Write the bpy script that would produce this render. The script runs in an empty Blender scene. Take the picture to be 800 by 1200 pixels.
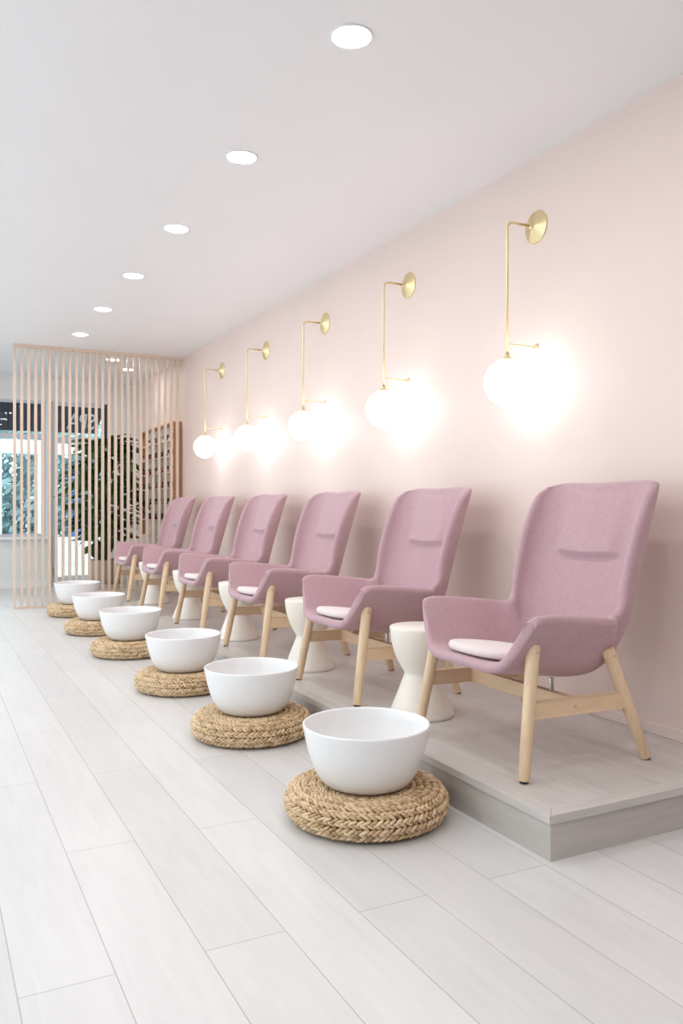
import bpy, bmesh, math, random
from mathutils import Vector, Matrix
random.seed(7)
PI = math.pi
scn = bpy.context.scene
COL = scn.collection

# ------------------------------------------------------------------ materials
def new_mat(name):
    m = bpy.data.materials.new(name); m.use_nodes = True
    nt = m.node_tree
    return m, nt, nt.nodes['Principled BSDF']

def N(nt, typ, **kw):
    n = nt.nodes.new(typ)
    for k, v in kw.items():
        if hasattr(n, k): setattr(n, k, v)
        else: n.inputs[k].default_value = v
    return n

def c4(c): return (c[0], c[1], c[2], 1.0)

def srgb(r, g, b):
    def f(v):
        v /= 255.0
        return v/12.92 if v <= .04045 else ((v+.055)/1.055)**2.4
    return (f(r), f(g), f(b))

def plain(name, col, rough=.5, metal=0., vary=0., scale=20., bump=0., bscale=200., spec=.5, stretch=None, coat=0.):
    m, nt, b = new_mat(name)
    b.inputs['Roughness'].default_value = rough
    b.inputs['Metallic'].default_value = metal
    b.inputs['Specular IOR Level'].default_value = spec
    b.inputs['Coat Weight'].default_value = coat
    b.inputs['Base Color'].default_value = c4(col)
    tc = N(nt, 'ShaderNodeTexCoord')
    vec = tc.outputs['Object']
    if stretch:
        mp = N(nt, 'ShaderNodeMapping'); mp.inputs['Scale'].default_value = stretch
        nt.links.new(vec, mp.inputs['Vector']); vec = mp.outputs['Vector']
    if vary > 0:
        nz = N(nt, 'ShaderNodeTexNoise'); nz.inputs['Scale'].default_value = scale; nz.inputs['Detail'].default_value = 4
        nt.links.new(vec, nz.inputs['Vector'])
        rp = N(nt, 'ShaderNodeValToRGB')
        rp.color_ramp.elements[0].position = .3; rp.color_ramp.elements[1].position = .7
        rp.color_ramp.elements[0].color = c4([max(0, v*(1-vary)) for v in col])
        rp.color_ramp.elements[1].color = c4([min(1, v*(1+vary)) for v in col])
        nt.links.new(nz.outputs['Fac'], rp.inputs['Fac']); nt.links.new(rp.outputs['Color'], b.inputs['Base Color'])
    if bump > 0:
        nz2 = N(nt, 'ShaderNodeTexNoise'); nz2.inputs['Scale'].default_value = bscale; nz2.inputs['Detail'].default_value = 3
        nt.links.new(vec, nz2.inputs['Vector'])
        bp = N(nt, 'ShaderNodeBump'); bp.inputs['Strength'].default_value = bump; bp.inputs['Distance'].default_value = .003
        nt.links.new(nz2.outputs['Fac'], bp.inputs['Height']); nt.links.new(bp.outputs['Normal'], b.inputs['Normal'])
    return m

def emis(name, col, strength):
    m, nt, b = new_mat(name)
    b.inputs['Base Color'].default_value = c4((.8, .8, .8))
    b.inputs['Emission Color'].default_value = c4(col)
    b.inputs['Emission Strength'].default_value = strength
    return m

def board_mat(name, ca, cb, seam, w, l, rough, axis='yx', shift=(0, 0), grain=.06):
    """plank vinyl: long axis first letter, cross axis second"""
    m, nt, b = new_mat(name)
    tc = N(nt, 'ShaderNodeTexCoord'); sp = N(nt, 'ShaderNodeSeparateXYZ')
    nt.links.new(tc.outputs['Object'], sp.inputs[0])
    cb_ = N(nt, 'ShaderNodeCombineXYZ')
    for k, a in enumerate(axis):
        ad = N(nt, 'ShaderNodeMath', operation='SUBTRACT'); ad.inputs[1].default_value = shift[k]
        nt.links.new(sp.outputs[a.upper()], ad.inputs[0]); nt.links.new(ad.outputs[0], cb_.inputs[k])
    br = N(nt, 'ShaderNodeTexBrick'); br.offset = .5; br.offset_frequency = 2
    br.inputs['Scale'].default_value = 1; br.inputs['Brick Width'].default_value = l; br.inputs['Row Height'].default_value = w
    br.inputs['Mortar Size'].default_value = .0016; br.inputs['Mortar Smooth'].default_value = .2
    br.inputs['Color1'].default_value = c4(ca); br.inputs['Color2'].default_value = c4(cb); br.inputs['Mortar'].default_value = c4(seam)
    nt.links.new(cb_.outputs[0], br.inputs['Vector'])
    mp = N(nt, 'ShaderNodeMapping'); mp.inputs['Scale'].default_value = (3.2, 34, 1)
    nt.links.new(cb_.outputs[0], mp.inputs['Vector'])
    nz = N(nt, 'ShaderNodeTexNoise'); nz.inputs['Scale'].default_value = 1; nz.inputs['Detail'].default_value = 6; nz.inputs['Distortion'].default_value = .6
    nt.links.new(mp.outputs[0], nz.inputs['Vector'])
    mp2 = N(nt, 'ShaderNodeMapping'); mp2.inputs['Scale'].default_value = (1.3, 5, 1)
    nt.links.new(cb_.outputs[0], mp2.inputs['Vector'])
    nz2 = N(nt, 'ShaderNodeTexNoise'); nz2.inputs['Scale'].default_value = 1; nz2.inputs['Detail'].default_value = 3
    nt.links.new(mp2.outputs[0], nz2.inputs['Vector'])
    mx = N(nt, 'ShaderNodeMath', operation='ADD'); nt.links.new(nz.outputs['Fac'], mx.inputs[0]); nt.links.new(nz2.outputs['Fac'], mx.inputs[1])
    mr = N(nt, 'ShaderNodeMapRange'); mr.inputs['From Min'].default_value = .6; mr.inputs['From Max'].default_value = 1.4
    mr.inputs['To Min'].default_value = 1-grain; mr.inputs['To Max'].default_value = 1+grain
    nt.links.new(mx.outputs[0], mr.inputs['Value'])
    vm = N(nt, 'ShaderNodeVectorMath', operation='SCALE')
    nt.links.new(br.outputs['Color'], vm.inputs[0]); nt.links.new(mr.outputs[0], vm.inputs['Scale'])
    nt.links.new(vm.outputs[0], b.inputs['Base Color'])
    b.inputs['Roughness'].default_value = rough
    bp = N(nt, 'ShaderNodeBump'); bp.inputs['Strength'].default_value = .06; bp.inputs['Distance'].default_value = .002
    nt.links.new(nz.outputs['Fac'], bp.inputs['Height']); nt.links.new(bp.outputs['Normal'], b.inputs['Normal'])
    return m

def fabric(name, ca, cb, scale=420, rough=.95, bump=.5):
    m, nt, b = new_mat(name)
    tc = N(nt, 'ShaderNodeTexCoord')
    nz = N(nt, 'ShaderNodeTexNoise'); nz.inputs['Scale'].default_value = scale; nz.inputs['Detail'].default_value = 3
    nt.links.new(tc.outputs['Object'], nz.inputs['Vector'])
    nz2 = N(nt, 'ShaderNodeTexNoise'); nz2.inputs['Scale'].default_value = 40; nz2.inputs['Detail'].default_value = 3
    nt.links.new(tc.outputs['Object'], nz2.inputs['Vector'])
    ad = N(nt, 'ShaderNodeMath', operation='MULTIPLY_ADD'); ad.inputs[1].default_value = .10
    nt.links.new(nz2.outputs['Fac'], ad.inputs[0]); nt.links.new(nz.outputs['Fac'], ad.inputs[2])
    rp = N(nt, 'ShaderNodeValToRGB'); rp.color_ramp.elements[0].position = .38; rp.color_ramp.elements[1].position = .72
    rp.color_ramp.elements[0].color = c4(ca); rp.color_ramp.elements[1].color = c4(cb)
    nt.links.new(ad.outputs[0], rp.inputs['Fac']); nt.links.new(rp.outputs['Color'], b.inputs['Base Color'])
    b.inputs['Roughness'].default_value = rough
    b.inputs['Sheen Weight'].default_value = .25; b.inputs['Sheen Roughness'].default_value = .5
    b.inputs['Specular IOR Level'].default_value = .2
    bp = N(nt, 'ShaderNodeBump'); bp.inputs['Strength'].default_value = bump; bp.inputs['Distance'].default_value = .0015
    nt.links.new(nz.outputs['Fac'], bp.inputs['Height']); nt.links.new(bp.outputs['Normal'], b.inputs['Normal'])
    return m

def braid_mat():
    m, nt, b = new_mat('banana_fibre')
    g = N(nt, 'ShaderNodeNewGeometry'); tc = N(nt, 'ShaderNodeTexCoord')
    nz = N(nt, 'ShaderNodeTexNoise'); nz.inputs['Scale'].default_value = 90; nz.inputs['Detail'].default_value = 4
    nt.links.new(tc.outputs['Object'], nz.inputs['Vector'])
    ad = N(nt, 'ShaderNodeMath', operation='MULTIPLY_ADD'); ad.inputs[1].default_value = .55
    nt.links.new(g.outputs['Random Per Island'], ad.inputs[0]); nt.links.new(nz.outputs['Fac'], ad.inputs[2])
    rp = N(nt, 'ShaderNodeValToRGB')
    e = rp.color_ramp.elements
    e[0].position = .35; e[0].color = c4(srgb(150, 118, 82)); e[1].position = 1.0; e[1].color = c4(srgb(228, 203, 168))
    k = e.new(.65); k.color = c4(srgb(202, 171, 132))
    nt.links.new(ad.outputs[0], rp.inputs['Fac']); nt.links.new(rp.outputs['Color'], b.inputs['Base Color'])
    b.inputs['Roughness'].default_value = .6
    return m

def glass_mat():
    m = bpy.data.materials.new('window_glass'); m.use_nodes = True
    nt = m.node_tree; nt.nodes.clear()
    o = N(nt, 'ShaderNodeOutputMaterial'); mx = N(nt, 'ShaderNodeMixShader')
    tr = N(nt, 'ShaderNodeBsdfTransparent'); tr.inputs[0].default_value = (.93, .97, .97, 1)
    gl = N(nt, 'ShaderNodeBsdfGlossy'); gl.inputs['Roughness'].default_value = .0
    fr = N(nt, 'ShaderNodeFresnel'); fr.inputs[0].default_value = 1.45
    nt.links.new(fr.outputs[0], mx.inputs[0]); nt.links.new(tr.outputs[0], mx.inputs[1]); nt.links.new(gl.outputs[0], mx.inputs[2])
    nt.links.new(mx.outputs[0], o.inputs[0])
    return m

M = {}
M['wall'] = plain('pink_paint', srgb(231, 212, 204), .55, vary=.012, scale=3)
M['white_wall'] = plain('white_paint', (.80, .80, .80), .6, vary=.01, scale=3)
M['ceiling'] = plain('ceiling_paint', (.84, .84, .85), .55, vary=.008, scale=2)
M['floor'] = board_mat('pale_plank_floor', (.70, .695, .69), (.64, .635, .63), (.42, .41, .40), .2205, 1.54, .33, 'yx', (2.77, .191))
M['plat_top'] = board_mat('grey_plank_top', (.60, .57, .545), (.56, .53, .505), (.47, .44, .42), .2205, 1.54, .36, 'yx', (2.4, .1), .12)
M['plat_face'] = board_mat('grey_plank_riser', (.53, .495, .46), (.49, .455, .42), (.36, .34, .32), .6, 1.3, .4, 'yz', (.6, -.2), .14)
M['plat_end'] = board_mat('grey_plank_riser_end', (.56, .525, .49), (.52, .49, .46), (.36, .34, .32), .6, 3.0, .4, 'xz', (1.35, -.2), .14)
M['nose_front'] = plain('nosing_front', (.59, .56, .535), .38, vary=.07, scale=6, stretch=(8, .6, 8))
M['nose_end'] = plain('nosing_end', (.59, .56, .535), .38, vary=.07, scale=6, stretch=(.6, 8, 8))
M['fabric'] = fabric('mauve_wool', srgb(176, 141, 149), srgb(205, 173, 179))
M['cushion'] = fabric('pale_pink_felt', srgb(226, 210, 210), srgb(240, 229, 228), 300, bump=.3)
M['wood'] = plain('beech_wood', srgb(226, 198, 164), .45, vary=.07, scale=9, stretch=(6, 6, .8))
M['wood_h'] = plain('beech_wood_rail', srgb(226, 198, 164), .45, vary=.07, scale=9, stretch=(.8, 8, 8))
M['wood_c'] = plain('beech_wood_beam', srgb(222, 193, 158), .45, vary=.07, scale=9, stretch=(8, .8, 8))
M['slat'] = plain('slat_wood', srgb(228, 205, 185), .5, vary=.05, scale=7, stretch=(8, 8, .6))
M['rack'] = plain('rack_wood', srgb(196, 146, 108), .5, vary=.08, scale=7, stretch=(8, 8, .6))
M['shelf'] = plain('rack_shelf_wood', srgb(242, 232, 222), .5, vary=.04, scale=7)
M['dark'] = plain('dark_rubber', (.03, .025, .02), .6)
M['steel'] = plain('steel', (.55, .52, .48), .3, 1.0)
M['brass'] = plain('satin_brass', srgb(238, 222, 176), .4, 1.0, vary=.03, scale=30)
M['globe'] = emis('opal_globe', (1, .985, .97), 4.1)
M['lens'] = emis('downlight_lens', (1, .985, .97), 60.0)
M['trimwhite'] = plain('white_trim', (.85, .85, .85), .4)
M['ceramic'] = plain('white_ceramic', (.86, .86, .86), .28, coat=.2)
M['table'] = plain('cream_lacquer', srgb(240, 234, 224), .45, vary=.015, scale=5)
M['braid'] = braid_mat()
M['core'] = plain('pouf_core', srgb(96, 70, 44), .9)
M['alu'] = plain('grey_aluminium', srgb(200, 203, 210), .45, .0)
M['black'] = plain('black_frame', (.02, .02, .025), .5)
M['glass'] = glass_mat()
M['awning'] = plain('navy_awning', (.012, .015, .035), .8, vary=.3, scale=2, stretch=(9, .3, .3))
M['letter'] = plain('grey_lettering', srgb(205, 200, 202), .6)
M['leaf'] = plain('fig_leaf', (.045, .11, .025), .4, vary=.35, scale=6)
M['trunk'] = plain('fig_bark', (.16, .10, .06), .85, vary=.2, scale=30)
M['planter'] = plain('taupe_planter', srgb(186, 164, 146), .6, vary=.05, scale=6)
M['soil'] = plain('soil', (.04, .03, .02), .95, vary=.3, scale=40)
M['pave'] = plain('pale_paving', (.80, .80, .78), .8, vary=.03, scale=2)
M['render'] = plain('white_render', (.84, .85, .85), .7)
M['bush'] = plain('hazed_leaf', (.42, .56, .57), .7, vary=.4, scale=3)  # sunlit haze over the greenery is put into this pale teal
M['blue'] = plain('blue_panel', srgb(96, 130, 180), .5)

# ------------------------------------------------------------------ helpers
def tag(o, label, cat, group=None, kind=None):
    if label: o['label'] = label
    if cat: o['category'] = cat
    if group: o['group'] = group
    if kind: o['kind'] = kind
    return o

def struct(o, label=None):
    o['kind'] = 'structure'
    if label: o['label'] = label
    return o

def empty(name, loc, label, cat, group=None):
    o = bpy.data.objects.new(name, None); COL.objects.link(o)
    o.empty_display_size = .1; o.location = loc
    return tag(o, label, cat, group)

class MB:
    """collects geometry for ONE mesh object"""
    def __init__(s): s.v = []; s.f = []; s.mi = []; s.sm = []
    def add(s, vs, fs, mi=0, smooth=True):
        b = len(s.v); s.v += [tuple(p) for p in vs]
        for f in fs: s.f.append([b+i for i in f]); s.mi.append(mi); s.sm.append(smooth)
    def box(s, x0, x1, y0, y1, z0, z1, mi=0, bev=0.):
        bm = bmesh.new(); bmesh.ops.create_cube(bm, size=1)
        for v in bm.verts:
            v.co = Vector(((x0+x1)/2+v.co.x*(x1-x0), (y0+y1)/2+v.co.y*(y1-y0), (z0+z1)/2+v.co.z*(z1-z0)))
        if bev: bmesh.ops.bevel(bm, geom=bm.edges[:], offset=bev, segments=2, affect='EDGES', profile=.5)
        s.frombm(bm, mi, False)
    def beam(s, p0, p1, h, t, up=(0, 0, 1), bev=.003, mi=0):
        p0 = Vector(p0); p1 = Vector(p1); d = (p1-p0); L = d.length; d.normalize()
        sd = d.cross(Vector(up)).normalized(); u = sd.cross(d)
        bm = bmesh.new(); bmesh.ops.create_cube(bm, size=1)
        for v in bm.verts: v.co = (p0+p1)/2 + d*v.co.x*L + sd*v.co.y*t + u*v.co.z*h
        if bev: bmesh.ops.bevel(bm, geom=bm.edges[:], offset=bev, segments=2, affect='EDGES', profile=.5)
        s.frombm(bm, mi, False)
    def frombm(s, bm, mi=0, smooth=True):
        bmesh.ops.recalc_face_normals(bm, faces=bm.faces[:])
        bm.verts.index_update()
        s.add([v.co.copy() for v in bm.verts], [[v.index for v in f.verts] for f in bm.faces], mi, smooth); bm.free()
    def lathe(s, prof, origin=(0, 0, 0), axis=(0, 0, 1), seg=48, mi=0, smooth=True):
        """prof: list of (r, h) from start to end; r=0 closes"""
        ax = Vector(axis).normalized(); o = Vector(origin)
        a = ax.orthogonal().normalized(); b = ax.cross(a)
        vs = []; rings = []
        for r, h in prof:
            if r < 1e-6: rings.append([len(vs)]); vs.append(o+ax*h)
            else:
                rings.append(list(range(len(vs), len(vs)+seg)))
                for k in range(seg):
                    t = 2*PI*k/seg; vs.append(o+ax*h+(a*math.cos(t)+b*math.sin(t))*r)
        fs = []
        for A, B in zip(rings, rings[1:]):
            for k in range(seg):
                k2 = (k+1) % seg
                if len(A) == 1 and len(B) == 1: continue
                if len(A) == 1: fs.append([A[0], B[k2], B[k]])
                elif len(B) == 1: fs.append([A[k], A[k2], B[0]])
                else: fs.append([A[k], A[k2], B[k2], B[k]])
        s.add(vs, fs, mi, smooth)
    def rod(s, p0, p1, r0, r1=None, seg=20, mi=0, rnd=.25):
        r1 = r0 if r1 is None else r1
        p0 = Vector(p0); p1 = Vector(p1); L = (p1-p0).length; e0 = r0*rnd; e1 = r1*rnd
        s.lathe([(0, 0), (r0-e0, 0), (r0-e0*.3, e0*.3), (r0, e0), (r1, L-e1), (r1-e1*.3, L-e1*.3), (r1-e1, L), (0, L)], p0, p1-p0, seg, mi)
    def tube(s, pts, r, seg=12, mi=0):
        pts = [Vector(p) for p in pts]; n = len(pts); vs = []; fs = []
        prev = None
        for i, p in enumerate(pts):
            t = (pts[min(i+1, n-1)]-pts[max(i-1, 0)]).normalized()
            if prev is None: a = t.orthogonal().normalized()
            else: a = (prev-t*prev.dot(t)).normalized()
            prev = a; b = t.cross(a)
            for k in range(seg):
                q = 2*PI*k/seg; vs.append(p+(a*math.cos(q)+b*math.sin(q))*r)
        for i in range(n-1):
            for k in range(seg):
                k2 = (k+1) % seg; fs.append([i*seg+k, i*seg+k2, (i+1)*seg+k2, (i+1)*seg+k])
        fs.append(list(range(seg))[::-1]); fs.append([(n-1)*seg+k for k in range(seg)])
        s.add(vs, fs, mi)
    def build(s, name, mats, parent=None, loc=None):
        me = bpy.data.meshes.new(name); me.from_pydata(s.v, [], s.f)
        for m in (mats if isinstance(mats, (list, tuple)) else [mats]): me.materials.append(m)
        for i, p in enumerate(me.polygons): p.material_index = s.mi[i]; p.use_smooth = s.sm[i]
        bm = bmesh.new(); bm.from_mesh(me); bmesh.ops.recalc_face_normals(bm, faces=bm.faces[:]); bm.to_mesh(me); bm.free()
        me.update()
        o = bpy.data.objects.new(name, me); COL.objects.link(o)
        if parent: o.parent = parent
        if loc: o.location = loc
        return o

def copy_tree(o, parent=None):
    c = o.copy(); COL.objects.link(c)
    if parent: c.parent = parent
    for ch in list(o.children): copy_tree(ch, c)
    return c

# ------------------------------------------------------------------ layout numbers
W = 2.79          # right wall
ZC = 2.905        # ceiling
PX = 1.749        # platform front face
PY = 1.995        # platform near end
PZ = .150         # platform top
YB = 12.10        # back wall
YS = 9.65         # slatted screen
XL, YF = -3.0, -9.0
ORD = ['nearest', 'second', 'third', 'fourth', 'fifth', 'farthest']

# ------------------------------------------------------------------ room
b = MB(); b.box(XL-.1, W+.1, YF-.1, YB+.12, -.12, 0); struct(b.build('floor', M['floor']), 'pale grey wood-look plank floor')
b = MB(); b.box(XL-.1, W+.1, YF-.1, YB+.12, ZC, ZC+.1); struct(b.build('ceiling', M['ceiling']), 'flat white ceiling')
b = MB(); b.box(W, W+.1, YF-.1, YB+.12, 0, ZC); struct(b.build('wall_right', M['wall']), 'long pale pink wall behind the chairs')
b = MB()          # unseen left wall; open gaps added to let sky light in
b.box(XL-.1, XL, YF-.1, YB+.12, 0, .30); b.box(XL-.1, XL, YF-.1, YB+.12, 2.62, ZC)
for y0, y1 in ((YF-.1, .6), (4.5, 4.9), (8.8, 9.2), (11.9, YB+.12)): b.box(XL-.1, XL, y0, y1, .30, 2.62)
struct(b.build('wall_left', M['white_wall']))
b = MB(); b.box(XL-.1, W+.1, YF-.1, YF, 0, ZC); struct(b.build('wall_front', M['white_wall']))
# back wall with window and door openings
wx0, wx1, wz0, wz1 = -2.4, 1.535, .70, 2.60
dx0, dx1, dz1 = 1.60, 2.37, 2.60
b = MB()
b.box(XL, W, YB, YB+.12, wz1, ZC)
b.box(XL, wx0, YB, YB+.12, 0, wz1); b.box(wx0, wx1, YB, YB+.12, 0, wz0)
b.box(wx1, dx0, YB, YB+.12, 0, wz1)
b.box(dx1, W, YB, YB+.12, 0, wz1)
struct(b.build('wall_back', M['white_wall']), 'white back wall behind the slatted screen')
b = MB(); b.box(XL, wx1+.04, YB-.013, YB, 0, .09, bev=.003); struct(b.build('baseboard_back', M['trimwhite']))
b = MB(); b.box(W-.014, W, PY, YS-.03, PZ, PZ+.05, bev=.004); struct(b.build('baseboard_right', M['wall']))
# window
def part(o, p): o.parent = p; return o
w = MB(); t = .05
w.box(wx0+.05, wx1-.03, YB+.02, YB+.09, wz1-.035, wz1); w.box(wx0+.05, wx1-.03, YB+.02, YB+.09, wz0, wz0+.045)
w.box(wx1-.03, wx1, YB+.02, YB+.09, wz0, wz1); w.box(wx0, wx0+.05, YB+.02, YB+.09, wz0, wz1)
w.box(wx0+.05, -.55, YB+.03, YB+.08, 2.07, 2.13); w.box(-.49, wx1-.03, YB+.03, YB+.08, 2.07, 2.13); w.box(-.55, -.49, YB+.02, YB+.09, wz0+.045, wz1-.035)
win = struct(w.build('window_1', M['alu']), 'wide shop window left of the door')
g = MB(); g.box(wx0+.01, wx1-.01, YB+.05, YB+.056, wz0+.02, wz1-.02); g.build('pane', M['glass'], win)
s_ = MB(); s_.box(wx0-.05, wx1+.03, YB-.07, YB+.02, wz0-.03, wz0+.005, bev=.004); s_.build('window_sill', M['trimwhite'], win)
# door
d = MB()
d.box(dx0, dx0+.05, YB+.02, YB+.09, 0, dz1); d.box(dx0+.05, dx1-.036, YB+.02, YB+.09, dz1-.05, dz1)
d.box(dx0+.05, dx1-.036, YB+.02, YB+.09, 2.02, 2.11); d.box(dx0+.05, dx1-.036, YB+.02, YB+.09, 0, .13)
door = struct(d.build('door_1', M['alu']), 'glazed shop door with a grey frame')
g = MB(); g.box(dx0+.03, dx1-.02, YB+.05, YB+.056, .10, dz1-.03); g.build('pane', M['glass'], door)
g = MB(); g.box(dx1-.035, dx1, YB+.015, YB+.09, 0, dz1); tag(g.build('door_stile', M['black'], door), 'black door stile', None)
g = MB(); g.box(dx0+.0, dx0+.02, YB-.012, YB+.02, .14, .26, bev=.003); g.build('hinge', M['steel'], door)

# platform
p = MB(); p.box(PX+.012, W, PY+.012, YB-.02, 0, PZ-.027)
for_faces = p
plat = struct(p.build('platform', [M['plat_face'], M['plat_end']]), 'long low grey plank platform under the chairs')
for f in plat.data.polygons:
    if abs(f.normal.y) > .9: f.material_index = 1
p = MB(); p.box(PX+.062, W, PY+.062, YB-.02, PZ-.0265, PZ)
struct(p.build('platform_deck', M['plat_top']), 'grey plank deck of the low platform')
def prism(pts, z0, z1):
    n = len(pts); m = MB()
    m.add([(x, y, z) for z in (z0, z1) for x, y in pts], [list(range(n))[::-1], [n+k for k in range(n)]]+[[k, (k+1) % n, n+(k+1) % n, n+k] for k in range(n)], 0, False)
    return m
g_ = .0006
struct(prism([(PX, PY), (PX+.0615, PY+.0615+g_), (PX+.0615, YB-.02), (PX, YB-.02)], PZ-.0265, PZ+.0004).build('trim_1', M['nose_front']), 'nosing along the front of the platform')
struct(prism([(PX+g_*2, PY), (W, PY), (W, PY+.0615), (PX+.0615+g_*2, PY+.0615)], PZ-.0265, PZ+.0004).build('trim_2', M['nose_end']), 'nosing along the near end of the platform')

# ------------------------------------------------------------------ armchair
ST = [  # stations: four control points each, from the centre line out to the rim
 [(-0.012, 0.000, 0.374), (-0.010, 0.215, 0.374), (-0.006, 0.264, 0.345), (0.026, 0.298, 0.540)],
 [(-0.002, 0.000, 0.374), (-0.001, 0.216, 0.373), (0.002, 0.264, 0.343), (0.034, 0.304, 0.553)],
 [(0.025, 0.000, 0.372), (0.025, 0.218, 0.370), (0.024, 0.263, 0.340), (0.056, 0.308, 0.562)],
 [(0.090, 0.000, 0.366), (0.090, 0.220, 0.362), (0.085, 0.260, 0.332), (0.110, 0.306, 0.564)],
 [(0.220, 0.000, 0.346), (0.220, 0.222, 0.340), (0.225, 0.260, 0.318), (0.240, 0.300, 0.553)],
 [(0.350, 0.000, 0.326), (0.350, 0.225, 0.322), (0.370, 0.266, 0.316), (0.370, 0.300, 0.538)],
 [(0.440, 0.000, 0.322), (0.450, 0.220, 0.326), (0.470, 0.270, 0.345), (0.446, 0.288, 0.532)],
 [(0.504, 0.000, 0.365), (0.519, 0.205, 0.375), (0.528, 0.283, 0.420), (0.477, 0.307, 0.550)],
 [(0.546, 0.000, 0.440), (0.561, 0.205, 0.452), (0.567, 0.296, 0.500), (0.498, 0.319, 0.592)],
 [(0.582, 0.000, 0.560), (0.593, 0.205, 0.570), (0.600, 0.304, 0.600), (0.512, 0.319, 0.668)],
 [(0.612, 0.000, 0.670), (0.624, 0.205, 0.680), (0.630, 0.306, 0.702), (0.532, 0.321, 0.747)],
 [(0.644, 0.000, 0.785), (0.656, 0.205, 0.790), (0.662, 0.308, 0.808), (0.558, 0.323, 0.836)],
 [(0.679, 0.000, 0.910), (0.691, 0.200, 0.915), (0.700, 0.304, 0.926), (0.598, 0.323, 0.938)],
 [(0.705, 0.000, 1.003), (0.718, 0.192, 1.008), (0.730, 0.292, 1.016), (0.638, 0.320, 1.012)],
 [(0.716, 0.000, 1.038), (0.730, 0.175, 1.044), (0.746, 0.274, 1.052), (0.664, 0.312, 1.042)],
 [(0.720, 0.000, 1.052), (0.735, 0.160, 1.059), (0.753, 0.258, 1.068), (0.685, 0.300, 1.058)],
]
def catmull(P, s):
    n = len(P)-1; x = min(max(s, 0), 1)*n; i = min(int(x), n-1); t = x-i
    p0 = P[max(i-1, 0)]; p1 = P[i]; p2 = P[i+1]; p3 = P[min(i+2, n)]
    return tuple(.5*((2*b)+(-a+c)*t+(2*a-5*b+4*c-d)*t*t+(-a+3*b-3*c+d)*t**3) for a, b, c, d in zip(p0, p1, p2, p3))
def smooth(a, b, x):
    t = min(max((x-a)/(b-a), 0), 1); return t*t*(3-2*t)

def shell_mesh():
    NS, NT, h = 180, 24, .0205
    G = []
    for i in range(NS+1):
        s = i/NS
        cp = [Vector(catmull([st[k] for st in ST], s)) for k in range(4)]
        row = []
        for j in range(-NT, NT+1):
            t = abs(j)/NT; u = 1-t
            q = cp[0]*u**3+cp[1]*3*u*u*t+cp[2]*3*u*t*t+cp[3]*t**3
            if t > .68: q.y += .046*((t-.68)/.32)**2*(1-smooth(.36, .46, s))      # arms roll outwards at the top
            row.append(Vector((q.x, q.y if j > 0 else -q.y, q.z)))
        G.append(row)
    R = NS+1; C = 2*NT+1
    nrm = [[None]*C for _ in range(R)]
    for i in range(R):
        for j in range(C):
            a = G[min(i+1, R-1)][j]-G[max(i-1, 0)][j]; b_ = G[i][min(j+1, C-1)]-G[i][max(j-1, 0)]
            nrm[i][j] = a.cross(b_).normalized()
    if nrm[40][NT].z < 0:
        nrm = [[-n for n in r] for r in nrm]
    vs = []; fs = []
    inn = [[0]*C for _ in range(R)]; out = [[0]*C for _ in range(R)]
    for i in range(R):
        for j in range(C):
            P = G[i][j]; n = nrm[i][j]; e = 0
            k = i-130                                       # padded headrest with a fold under it
            win_ = 1-smooth(.13, .20, abs(P.y))
            if k >= 0: e = .027*max(0, 1-k/34)**1.4*win_
            elif k > -4: e = -.004*win_
            inn[i][j] = len(vs); vs.append(P+n*(h+e))
    for i in range(R):
        for j in range(C):
            out[i][j] = len(vs); vs.append(G[i][j]-nrm[i][j]*h)
    for i in range(R-1):
        for j in range(C-1):
            fs.append([inn[i][j], inn[i][j+1], inn[i+1][j+1], inn[i+1][j]])
            fs.append([out[i][j], out[i+1][j], out[i+1][j+1], out[i][j+1]])
    loop = [(0, j) for j in range(C)]+[(i, C-1) for i in range(1, R)]+[(R-1, j) for j in range(C-2, -1, -1)]+[(i, 0) for i in range(R-2, 0, -1)]
    rings = []
    for (i, j) in loop:
        ii = min(max(i, 1), R-2); jj = min(max(j, 1), C-2)
        P = G[i][j]; n = nrm[i][j]; bdir = P-G[ii][jj]; bdir -= n*bdir.dot(n); bdir.normalize()
        ring = [inn[i][j]]
        for k in range(1, 6):
            a = PI*k/6; ring.append(len(vs)); vs.append(P+n*h*math.cos(a)+bdir*h*math.sin(a))
        ring.append(out[i][j]); rings.append(ring)
    L = len(rings)
    for a in range(L):
        A = rings[a]; B = rings[(a+1) % L]
        for k in range(6): fs.append([A[k], A[k+1], B[k+1], B[k]])
    m = MB(); m.add(vs, fs); return m

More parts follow.
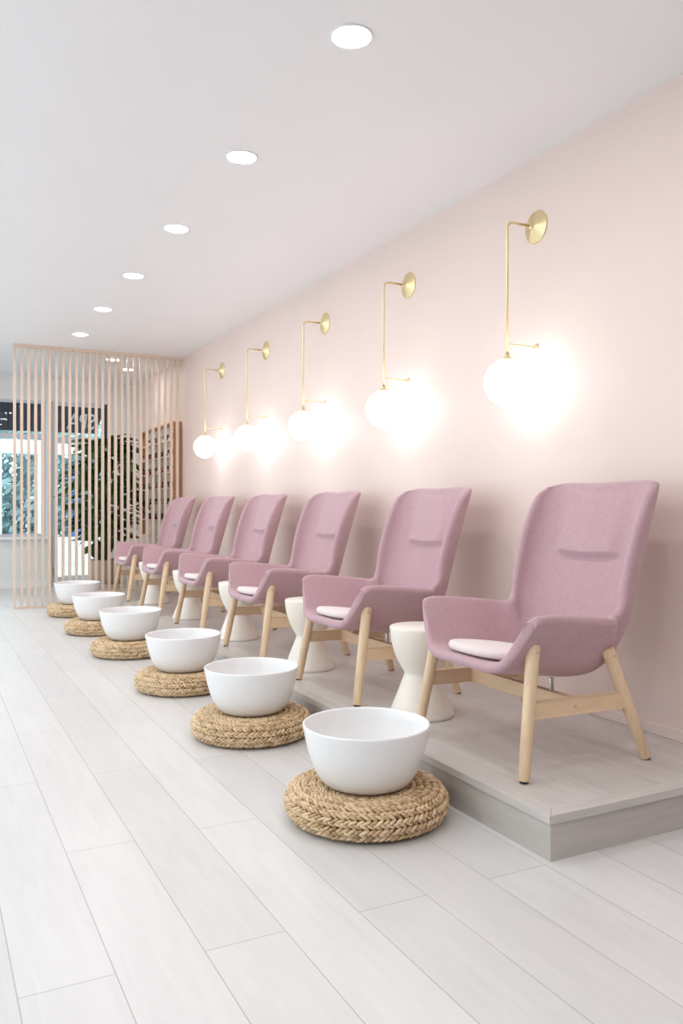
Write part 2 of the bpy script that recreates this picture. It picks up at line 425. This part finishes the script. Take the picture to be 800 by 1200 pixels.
def make_chair():
    root = empty('armchair', (0, 0, 0), '', 'chair', 'mauve armchairs in a row on the platform')
    shell_mesh().build('shell', M['fabric'], root)
    for sy in (-1, 1):
        top = Vector((.080, sy*.302, .474)); ft = Vector((.0, sy*.347, .006))
        l = MB(); l.rod(ft, top, .0208, .0255, seg=28, rnd=.2); lo = l.build('leg', M['wood'], root)
        g = MB(); g.rod(ft+Vector((0, 0, -.006)), ft+Vector((0, 0, .003)), .016, seg=20); tag(g.build('foot_glide', M['dark'], lo), 'dark foot glide', None)
        g = MB(); q = ft.lerp(top, .945); g.rod(q+Vector((0, sy*.018, 0)), q+Vector((0, sy*.0275, 0)), .006, seg=14); tag(g.build('screw', M['steel'], lo), 'steel screw head', None)
        top2 = Vector((.440, sy*.300, .432)); ft2 = Vector((.600, sy*.340, .006))
        l = MB(); l.rod(ft2, top2, .0208, .0255, seg=28, rnd=.2); lo = l.build('leg', M['wood'], root)
        g = MB(); g.rod(ft2+Vector((0, 0, -.006)), ft2+Vector((0, 0, .003)), .016, seg=20); tag(g.build('foot_glide', M['dark'], lo), 'dark foot glide', None)
        g = MB(); q = ft2.lerp(top2, .94); g.rod(q+Vector((0, sy*.018, 0)), q+Vector((0, sy*.0275, 0)), .006, seg=14); tag(g.build('screw', M['steel'], lo), 'steel screw head', None)
        a = ft.lerp(top, .508); c = ft2.lerp(top2, .540)
        s = MB(); s.beam(a, c, .060, .024); so = s.build('side_stretcher', M['wood_h'], root)
        g = MB(); q = a.lerp(c, .44); g.rod(q+Vector((0, sy*.010, 0)), q+Vector((0, sy*.0145, 0)), .006, seg=14); tag(g.build('screw', M['steel'], so), 'steel screw head', None)
        s = MB(); s.rod((.262, sy*.19, .262), (.262, sy*.19, .318), .009, seg=16); s.build('support_post', M['steel'], root)
    s = MB(); s.beam((.262, -.318, .238), (.262, .318, .238), .058, .026); s.build('cross_beam', M['wood_c'], root)
    return root

CH_X, CH_Y, CH_P = 1.878, 2.624, 1.247
CH_L = ['mauve wool armchair with light wooden legs, nearest the camera at the platform end',
        'second mauve wool armchair from the camera, behind the nearest side table',
        'third mauve wool armchair from the camera along the platform',
        'fourth mauve wool armchair from the camera along the platform',
        'fifth mauve wool armchair from the camera, last but one before the slatted screen',
        'sixth and farthest mauve wool armchair, right in front of the slatted screen']
def cushion_mesh():
    m = MB(); n = 64; prof = []
    A, B, T = .178, .198, .036
    vs = []; fs = []; rings = [(0., 0.), (.55, 0.), (.90, 0.)]
    for k in range(1, 8):
        a = -PI/2+PI*k/8; rings.append((.90+.10*math.cos(a), T/2+T/2*math.sin(a)))
    rings += [(.90, T), (.6, T+.004), (.3, T+.006), (0., T+.006)]
    for r, z in rings:
        for k in range(n):
            t = 2*PI*k/n; c, q = math.cos(t), math.sin(t)
            rad = (abs(c)**2.6+abs(q)**2.6)**(-1/2.6)
            vs.append((A*r*rad*c, B*r*rad*q, z))
    for i in range(len(rings)-1):
        for k in range(n): fs.append([i*n+k, i*n+(k+1) % n, (i+1)*n+(k+1) % n, (i+1)*n+k])
    m.add(vs, fs); return m
chair = make_chair(); cush0 = None
for i in range(6):
    c = chair if i == 0 else copy_tree(chair)
    c.location = (CH_X, CH_Y+CH_P*i, PZ); c['label'] = CH_L[i]
    if i == 0: cush0 = k = cushion_mesh().build('seat_cushion', M['cushion'])
    else: k = cush0.copy(); COL.objects.link(k)
    k.location = (CH_X+.158, CH_Y+CH_P*i, PZ+.383); k.rotation_euler = (0, math.radians(6.5), 0)
    tag(k, f'pale round felt cushion on the seat of the {ORD[i]} mauve armchair', 'cushion', 'round cushions on the armchairs')

# ------------------------------------------------------------------ side tables
def table_mesh():
    m = MB()
    prof = [(0, 0), (.144, 0), (.149, .004), (.150, .010), (.147, .02), (.083, .185), (.0805, .195), (.083, .203), (.098, .228), (.116, .262), (.131, .300), (.142, .340), (.148, .380), (.150, .405), (.149, .412), (.145, .415), (0, .415)]
    m.lathe(prof, seg=64); return m
t0 = table_mesh().build('side_table', M['table'])
for i in range(5):
    t = t0 if i == 0 else t0.copy()
    if i: COL.objects.link(t)
    t.location = (2.075, CH_Y+CH_P*(i+.5), PZ)
    tag(t, f'cream hourglass side table between the {ORD[i]} and {ORD[i+1]} armchairs', 'table', 'hourglass side tables between the armchairs')

# ------------------------------------------------------------------ poufs and bowls
def pouf_mesh():
    m = MB(); R, H = .290, .120
    # outline as a polyline (r, z), from underneath round the side to the top centre
    pl = []
    for k in range(41):
        a = -PI/2+PI*k/40
        ca, sa = math.cos(a), math.sin(a)
        pl.append((R-.082+.082*abs(ca)**.72, .061+(.053)*math.copysign(abs(sa)**.8, sa)))
    pl = [(r, z) for r, z in pl] + [(.16, .110), (.10, .108), (0, .108)]
    m.lathe([(0, .006), (.19, .006)]+[(r-.005, z) for r, z in pl[3:-3]]+[(.17, .104), (.15, .101), (0, .101)], seg=64, mi=1)
    # arc-length walk
    acc = [0]
    for a, c in zip(pl, pl[1:]): acc.append(acc[-1]+math.dist(a, c))
    def at(s):
        for k in range(len(pl)-1):
            if acc[k+1] >= s:
                f = (s-acc[k])/(acc[k+1]-acc[k]); a, c = pl[k], pl[k+1]
                d = math.dist(a, c)
                return a[0]+(c[0]-a[0])*f, a[1]+(c[1]-a[1])*f, (c[0]-a[0])/d, (c[1]-a[1])/d
        return None
    pitch = .0278; s = .042; rnd = random.Random(3); q = 0
    U, V = 8, 5
    while s < acc[-1]-.10:
        for half in (-1, 1):
            r, z, dr, dz = at(s+half*pitch*.21)
            n = max(12, int(2*PI*r/.0218))
            for k in range(n):
                th = 2*PI*(k+(.5 if half > 0 else 0)+rnd.uniform(-.10, .10))/n+q*1.7
                rad = Vector((math.cos(th), math.sin(th), 0)); tan = Vector((-math.sin(th), math.cos(th), 0))
                mer = rad*dr+Vector((0, 0, dz)); nor = tan.cross(mer).normalized()
                if nor.dot(rad)*1 < 0 and z < .06: nor = -nor
                if nor.z < 0 and z > .08: nor = -nor
                ang = math.radians(25+rnd.uniform(-6, 6))*half
                ax = (tan*math.cos(ang)+mer*math.sin(ang)-nor*.30).normalized(); bx = nor.cross(ax).normalized(); nz = ax.cross(bx)
                cen = rad*r+Vector((0, 0, z))+nor*rnd.uniform(-.001, .0015)
                la, lb, lc = .0172*rnd.uniform(.9, 1.1), .0064*rnd.uniform(.88, 1.1), .0080
                vs = [cen-ax*la]; fs = []
                for v in range(1, V):
                    p = -PI/2+PI*v/V; w_ = math.cos(p)**.8
                    for u in range(U):
                        t = 2*PI*u/U; vs.append(cen+ax*la*math.sin(p)+bx*lb*w_*math.cos(t)+nz*lc*w_*math.sin(t))
                vs.append(cen+ax*la); e = len(vs)-1
                for u in range(U):
                    u2 = (u+1) % U
                    fs.append([0, 1+u2, 1+u]); fs.append([e, e-U+u, e-U+u2])
                    for v in range(V-2): fs.append([1+v*U+u, 1+v*U+u2, 1+(v+1)*U+u2, 1+(v+1)*U+u])
                for v_ in vs:
                    if v_.z < .0015: v_.z = .0015
                    if v_.z > .1165 and math.hypot(v_.x, v_.y) < .165: v_.z = .1165
                m.add(vs, fs, 0)
        s += pitch; q += 1
    return m
def bowl_mesh():
    m = MB()
    o_ = [(0, 0), (.120, 0), (.140, .003), (.156, .011), (.170, .025), (.187, .053), (.202, .092), (.214, .131), (.2225, .167), (.228, .196), (.2315, .213)]
    rim = [(.2312, .2175), (.2285, .2195), (.2235, .2185), (.2205, .214)]
    i_ = [(.217, .180), (.209, .145), (.198, .105), (.183, .065), (.165, .036), (.145, .022), (.115, .016), (0, .015)]
    m.lathe(o_+rim+i_, seg=96); return m
POUF = [(1.434, 2.617), (1.441, 3.805), (1.433, 4.965), (1.407, 6.30), (1.40, 7.53), (1.425, 8.84)]
pf = pouf_mesh().build('woven_pouf', [M['braid'], M['core']]); bw = bowl_mesh().build('foot_bowl', M['ceramic'])
for i, (x, y) in enumerate(POUF):
    p_ = pf if i == 0 else pf.copy(); b_ = bw if i == 0 else bw.copy()
    if i: COL.objects.link(p_); COL.objects.link(b_)
    p_.location = (x, y, 0); p_.rotation_euler = (0, 0, i*1.13)
    b_.location = (x, y, .1185)
    tag(p_, f'low round woven banana fibre pouf on the floor, {ORD[i]} of the row', 'pouf', 'woven poufs along the platform')
    tag(b_, f'white ceramic foot bowl on the {ORD[i]} woven pouf', 'bowl', 'white foot bowls on the poufs')

# ------------------------------------------------------------------ wall lamps
def make_lamp():
    root = empty('wall_lamp', (0, 0, 0), '', 'lamp', 'brass globe wall lamps')
    D = .186           # rod stands off the wall
    m = MB(); m.lathe([(0, 0), (.083, 0), (.0835, .003), (.080, .007), (.016, .028), (.0135, .032), (.0135, .042), (.009, .046), (0, .046)], (0, 0, 0), (-1, 0, 0), 56); m.build('wall_plate', M['brass'], root)
    pts = [(-.03, 0, 0), (-D+.035, 0, 0)]
    for k in range(1, 9):
        a = PI/2*k/8; pts.append((-D+.035-.035*math.sin(a), 0, -.035+.035*math.cos(a)))
    pts.append((-D, 0, -.692))
    m = MB(); m.tube(pts, .0068, 14); m.build('stem', M['brass'], root)
    m = MB(); m.tube([(-D, 0, -.612), (-.004, 0, -.612)], .0035, 10); br = m.build('bracket', M['brass'], root)
    m = MB(); m.lathe([(0, 0), (.015, 0), (.0155, .003), (.012, .008), (0, .009)], (0, 0, -.612), (-1, 0, 0), 24); m.build('bracket_foot', M['brass'], br)
    m = MB(); m.lathe([(0, -.0105), (.041, -.0105), (.043, -.008), (.034, -.002), (.014, .004), (.011, .010), (.010, .026), (0, .026)], (-D, 0, -.684), (0, 0, 1), 32); m.build('cap', M['brass'], root)
    m = MB(); r = .116; m.lathe([(0, -r)]+[(r*math.cos(a), r*math.sin(a)) for a in [(-PI/2+PI*k/28) for k in range(1, 28)]]+[(0, r)], (-D, 0, -.807), (0, 0, 1), 48)
    tag(m.build('globe_shade', M['globe'], root), 'glowing opal glass globe', None)
    return root
LY = 3.285; LP = 1.2365
lamp = make_lamp()
for i in range(5):
    l = lamp if i == 0 else copy_tree(lamp)
    l.location = (W, LY+LP*i, 2.548)
    l['label'] = f'brass wall lamp with a glowing white globe, {["nearest", "second nearest", "third and middle", "fourth", "farthest"][i]} on the pink wall'

# ------------------------------------------------------------------ downlights
def make_down():
    root = empty('downlight', (0, 0, 0), '', 'ceiling light', 'recessed ceiling downlights in a row')
    m = MB(); m.lathe([(.070, .0), (.076, -.007), (.082, -.005), (.0835, .0)], (0, 0, 0), (0, 0, 1), 48); m.build('trim_ring', M['trimwhite'], root)
    m = MB(); m.lathe([(0, -.0035), (.071, -.003)], (0, 0, 0), (0, 0, 1), 40); tag(m.build('lens', M['lens'], root), 'bright diffuser', None)
    return root
dl = make_down()
for i in range(6):
    d_ = dl if i == 0 else copy_tree(dl)
    d_.location = (1.446, 2.755+1.205*i, ZC)
    d_['label'] = f'round recessed downlight in the white ceiling, {ORD[i]} of the row'
d_ = copy_tree(dl); d_.location = (2.05, 10.12, ZC); d_['label'] = 'recessed downlight close behind the slatted screen, left of the other one there'; d_['group'] = 'downlights behind the screen'
d_ = copy_tree(dl); d_.location = (2.36, 10.75, ZC); d_['label'] = 'recessed downlight behind the slatted screen, the one nearer the corner of the pink wall'; d_['group'] = 'downlights behind the screen'

def arealight(name, loc, rot, energy, size, sizey=None, col=(1, 1, 1), portal=False):
    L = bpy.data.lights.new(name, 'AREA'); L.energy = energy; L.color = col
    if sizey: L.shape = 'RECTANGLE'; L.size = size; L.size_y = sizey
    else: L.shape = 'DISK'; L.size = size
    if portal: L.cycles.is_portal = True
    o = bpy.data.objects.new(name, L); COL.objects.link(o); o.location = loc; o.rotation_euler = rot
    return o
# fill lamps added out of view, left of and behind the camera, spaced like downlights
EL = 4.2
for x in (1.446, -.4, -2.0):
    for k in range(12):
        y = 2.755+1.205*(k-5)
        if (x > 1 and k > 4) or y < -1: continue
        arealight('unseen_fill_light', (x, y, ZC-.004), (0, 0, 0), EL, .142, col=(1, .985, .97))

for x in (-.3, -1.6): arealight('unseen_fill_light', (x, 10.9, ZC-.004), (0, 0, 0), EL, .142, col=(1, .985, .97))  # two more unseen fill lamps, added to brighten the back end

# ------------------------------------------------------------------ slatted screen
scr = empty('slatted_screen', (0, YS, 0), 'floor-to-ceiling screen of thin vertical wooden slats behind the last chair', 'room divider')
sx0, npitch = .893, .0726
rail_h = .028
m = MB(); m.box(sx0-.014, W-.002, -.028, .028, ZC-rail_h, ZC-.0005, bev=.002); m.build('top_rail', M['slat'], scr)
m = MB(); m.box(sx0-.014, PX-.002, -.028, .028, .0005, .018, bev=.002); m.build('bottom_rail', M['slat'], scr)
m = MB(); m.box(PX+.004, W-.002, -.028, .028, PZ+.0005, PZ+.018, bev=.002); m.build('bottom_rail', M['slat'], scr)
sl = MB(); sl.box(-.014, .014, -.024, .024, .018, ZC-rail_h, bev=.0015)
sh = MB(); sh.box(-.014, .014, -.024, .024, PZ+.018, ZC-rail_h, bev=.0015)
lo = sl.build('slat', M['slat'], scr); hi = sh.build('slat', M['slat'], scr)
first = {0: True, 1: True}
for k in range(27):
    x = sx0+npitch*k; kind = 0 if x < PX else 1
    if x > W-.016: break
    src = lo if kind == 0 else hi
    if first[kind]: o = src; first[kind] = False
    else: o = src.copy(); COL.objects.link(o)
    o.parent = scr; o.location = (x, 0, 0)

# ------------------------------------------------------------------ polish rack on the pink wall behind the screen
ry0, ry1, rz0, rz1, rd = 9.74, 11.50, .72, 2.155, .10
rk = empty('polish_rack', (W, ry0, rz0), 'wooden wall rack of nail polish behind the slatted screen', 'rack')
def rbox(name, x0, x1, y0, y1, z0, z1, mt):
    m = MB(); m.box(x0-W, x1-W, y0-ry0, y1-ry0, z0-rz0, z1-rz0, bev=.002); return m.build(name, mt, rk)
rbox('side_panel', W-rd, W-.001, ry0, ry0+.022, rz0, rz1, M['rack']); rbox('side_panel', W-rd, W-.001, ry1-.022, ry1, rz0, rz1, M['rack'])
rbox('back_panel', W-.01, W-.001, ry0+.022, ry1-.022, rz0, rz1, M['shelf'])
rbox('top_panel', W-rd, W-.01, ry0+.022, ry1-.022, rz1-.02, rz1, M['rack'])
SZ = [1.945, 1.752, 1.552, 1.358, 1.150, .955, .74]
for z in SZ: rbox('shelf', W-rd+.004, W-.01, ry0+.022, ry1-.022, z-.014, z, M['shelf'])
def bottle(cm):
    m = MB(); m.lathe([(0, 0), (.013, 0), (.015, .003), (.015, .030), (.012, .036), (.006, .039), (.006, .043)], seg=14, mi=0)
    m.lathe([(.0085, .042), (.0088, .044), (.0072, .078), (.0055, .081), (0, .081)], seg=14, mi=1)
    return m.build('polish_bottle', [cm, M['black']])
PC = [('black', (.02, .015, .02)), ('red', (.35, .02, .03)), ('dark plum', (.10, .015, .04)), ('nude pink', (.65, .40, .36)), ('white', (.8, .78, .76))]
prot = {}
for n_, c_ in PC: prot[n_] = None
mats = {n_: plain('polish_'+n_.replace(' ', '_'), c_, .15, coat=.5) for n_, c_ in PC}
RW = ['top', 'second', 'third', 'fourth', 'fifth', 'sixth']
rr = random.Random(11)
for si in range(6):
    y = ry0+.05
    while y < ry1-.05:
        n_ = rr.choice(['black', 'black', 'dark plum', 'red', 'nude pink', 'white'])
        if prot[n_] is None: o = prot[n_] = bottle(mats[n_])
        else: o = prot[n_].copy(); COL.objects.link(o)
        o.location = (W-.055+rr.uniform(-.012, .012), y, SZ[si]+.0003)
        tag(o, f'{n_} nail polish bottle on the {RW[si]} shelf of the wall rack', 'nail polish', f'{n_} polish bottles on the {RW[si]} rack shelf')
        y += rr.choice([.055, .06, .07, .13])

# ------------------------------------------------------------------ potted fig
fx, fy = 2.08, 10.72
fig = empty('potted_fig', (fx, fy, PZ), 'large dark green fiddle leaf fig in a taupe planter behind the slatted screen', 'plant')
m = MB(); m.lathe([(0, 0), (.185, 0), (.192, .006), (.215, .29), (.215, .30), (.198, .30), (.19, .26), (0, .26)], seg=48)
pl = m.build('planter', M['planter'], fig)
m = MB(); m.lathe([(0, .268), (.10, .272), (.192, .265)], seg=32); m.build('soil', M['soil'], pl)
rf = random.Random(5)
m = MB()
for (dx, dy, tz) in ((0, 0, 1.75), (-.16, .05, 1.5), (.18, -.05, 1.6), (.03, .15, 1.4)):
    m.tube([(dx*.1, dy*.1, .24), (dx*.35, dy*.35, .6), (dx*.8, dy*.8, 1.05), (dx*1.3, dy*1.3, tz)], .012, 8)
m.build('trunk', M['trunk'], fig)
m = MB()
def leaf(base, d, up, L, Wd):
    d = d.normalized(); sd = d.cross(up).normalized(); u = sd.cross(d)
    vs = []; fs = []; n = 9
    for k in range(n+1):
        t = k/n
        w_ = Wd*(math.sin(PI*t**.8)**.7)*(.62+.55*t-.25*math.exp(-((t-.42)/.16)**2)) if 0 < t < 1 else 0.004
        c = base+d*L*t-u*L*.28*t*t
        for q, lift in ((-1, .18), (0, 0), (1, .18)): vs.append(c+sd*w_*q+u*w_*lift)
    for k in range(n):
        for q in (0, 1): fs.append([k*3+q, k*3+q+1, k*3+q+4, k*3+q+3])
    m.add(vs, fs)
cnt = 0
while cnt < 360:
    th = rf.uniform(0, 2*PI); rr_ = rf.uniform(.05, 1)**.6; z = rf.uniform(.50, 1.84)
    prof = .50*math.sin(PI*min(1, max(.06, (z-.34)/1.6)))**.6
    r = rr_*prof
    b0 = Vector((r*math.cos(th)*.80, r*math.sin(th)*.80, z))
    dv = Vector((math.cos(th)+rf.uniform(-.4, .4), math.sin(th)+rf.uniform(-.4, .4), rf.uniform(-.5, .7)))
    L = rf.uniform(.20, .31)
    if b0.x+dv.normalized().x*L > .56 or b0.x > .5: continue
    leaf(b0, dv, Vector((rf.uniform(-.3, .3), rf.uniform(-.3, .3), 1)), L, L*.36)
    cnt += 1
for (x_, z_) in ((-.12, .44), (-.06, .42), (.02, .47)):
    leaf(Vector((x_, -.1, z_+.12)), Vector((-.15, -.1, -1)), Vector((0, -1, .2)), .24, .09)
m.build('foliage', M['leaf'], fig)

# ------------------------------------------------------------------ street outside the back window
m = MB(); m.box(-14, 14, YB+.13, 45, -.14, -.02); struct(m.build('pavement', M['pave']), 'bright paving outside the window')
aw = empty('awning', (0, YB+.2, 2.3), 'dark navy awning outside the shop window', 'awning')
m = MB()
ax0, ax1 = -4.0, 2.44
A0, A1, A2, A3 = (ax0, .0, .66), (2.535, .0, .66), (2.345, .62, -.06), (ax0, .62, -.06)
vs = [A0, A1, A2, A3]+[(x, y+.012, z+.012) for x, y, z in (A0, A1, A2, A3)]
m.add(vs, [[0, 1, 2, 3], [7, 6, 5, 4], [0, 4, 5, 1], [1, 5, 6, 2], [2, 6, 7, 3], [3, 7, 4, 0]], 0, False); m.build('canopy', M['awning'], aw)
tx = bpy.data.curves.new('lettering', 'FONT'); tx.body = 'SPA'; tx.size = .40; tx.extrude = .004; tx.align_x = 'CENTER'; tx.align_y = 'CENTER'
to = bpy.data.objects.new('lettering_curve', tx); COL.objects.link(to)
dg = bpy.context.evaluated_depsgraph_get(); me = bpy.data.meshes.new_from_object(to.evaluated_get(dg)); me.name = 'lettering'
COL.objects.unlink(to); bpy.data.objects.remove(to)
me.materials.clear(); me.materials.append(M['letter'])
lt = bpy.data.objects.new('lettering', me); COL.objects.link(lt); lt.parent = aw
lt.location = (2.115, .455, .088); lt.rotation_euler = (math.radians(49), 0, PI); lt.scale = (.62, 1, 1)
tag(lt, 'grey SPA lettering seen from behind', None)
# building opposite
bd = empty('street_building', (0, 17, 0), 'white framed building across the street', 'building')
def bb(name, x0, x1, y0, y1, z0, z1, mt): m = MB(); m.box(x0, x1, y0, y1, z0, z1, bev=.01); return m.build(name, mt, bd)
bb('lintel', -6, 3.2, -.1, .15, 2.15, 2.42, M['render'])
for x in (-2.4, -.6, 1.28, 2.05): bb('post', x-.06, x+.06, -.1, .1, -.02, 2.15, M['render'])
bb('sill_wall', -6, 3.4, -.15, .2, -.02, .52, M['render'])
bb('blue_door', 2.62, 2.86, .3, .36, .45, 1.95, M['blue'])
# greenery behind it
hd = MB(); rh = random.Random(9)
for k in range(15000):
    x = rh.uniform(-4, 4.2); y = rh.uniform(17.6, 19.6); z = rh.uniform(-.02, 2.95)
    if z > 1.6 and math.sin(x*3.1)+math.sin(z*5+x)+rh.uniform(-1, 1) < -1.7: continue
    d = Vector((rh.uniform(-1, 1), rh.uniform(-1, 1), rh.uniform(-1, 1))).normalized(); a = d.orthogonal().normalized(); c = d.cross(a); s = rh.uniform(.06, .14); z = max(z, -.02+s)
    p0 = Vector((x, y, z)); hd.add([p0-a*s, p0+c*s*.5, p0+a*s, p0-c*s*.5], [[0, 1, 2, 3]])
tag(hd.build('greenery', M['bush']), 'haze-tinted blue green trees and bushes seen through the window', 'greenery', kind='stuff')

# ------------------------------------------------------------------ daylight
wd = bpy.data.worlds.new('sky'); scn.world = wd; wd.use_nodes = True
nt = wd.node_tree; bg = nt.nodes['Background']; bg.inputs['Color'].default_value = (.80, .92, 1, 1); bg.inputs['Strength'].default_value = 1.6
arealight('back_window_daylight', ((wx0+dx1)/2, YB-.0, 1.6), (-PI/2, 0, 0), 0, 4.8, 2.0, portal=True)

for y0, y1 in ((.6, 4.5), (4.9, 8.8), (9.2, 11.9)):  # sky portals at the gaps added in the unseen left wall
    arealight('added_gap_portal', (XL-.0, (y0+y1)/2, 1.46), (0, -PI/2, 0), 0, 2.32, y1-y0, portal=True)

# ------------------------------------------------------------------ camera
cd = bpy.data.cameras.new('camera'); cam = bpy.data.objects.new('camera', cd); COL.objects.link(cam)
cd.sensor_fit = 'HORIZONTAL'; cd.sensor_width = 36; cd.lens = 962/800*36; cd.shift_y = -6/800; cd.clip_start = .05
cam.location = (0, 0, 1.12); cam.rotation_euler = (PI/2, 0, -math.atan(490/962))
scn.camera = cam
vs = scn.view_settings; vs.view_transform = 'Standard'; vs.look = 'None'; vs.exposure = 0.52; vs.gamma = 1; vs.use_curve_mapping = False
scn.cycles.use_denoising = True; scn.cycles.max_bounces = 10; scn.cycles.diffuse_bounces = 6; scn.cycles.sample_clamp_indirect = 8
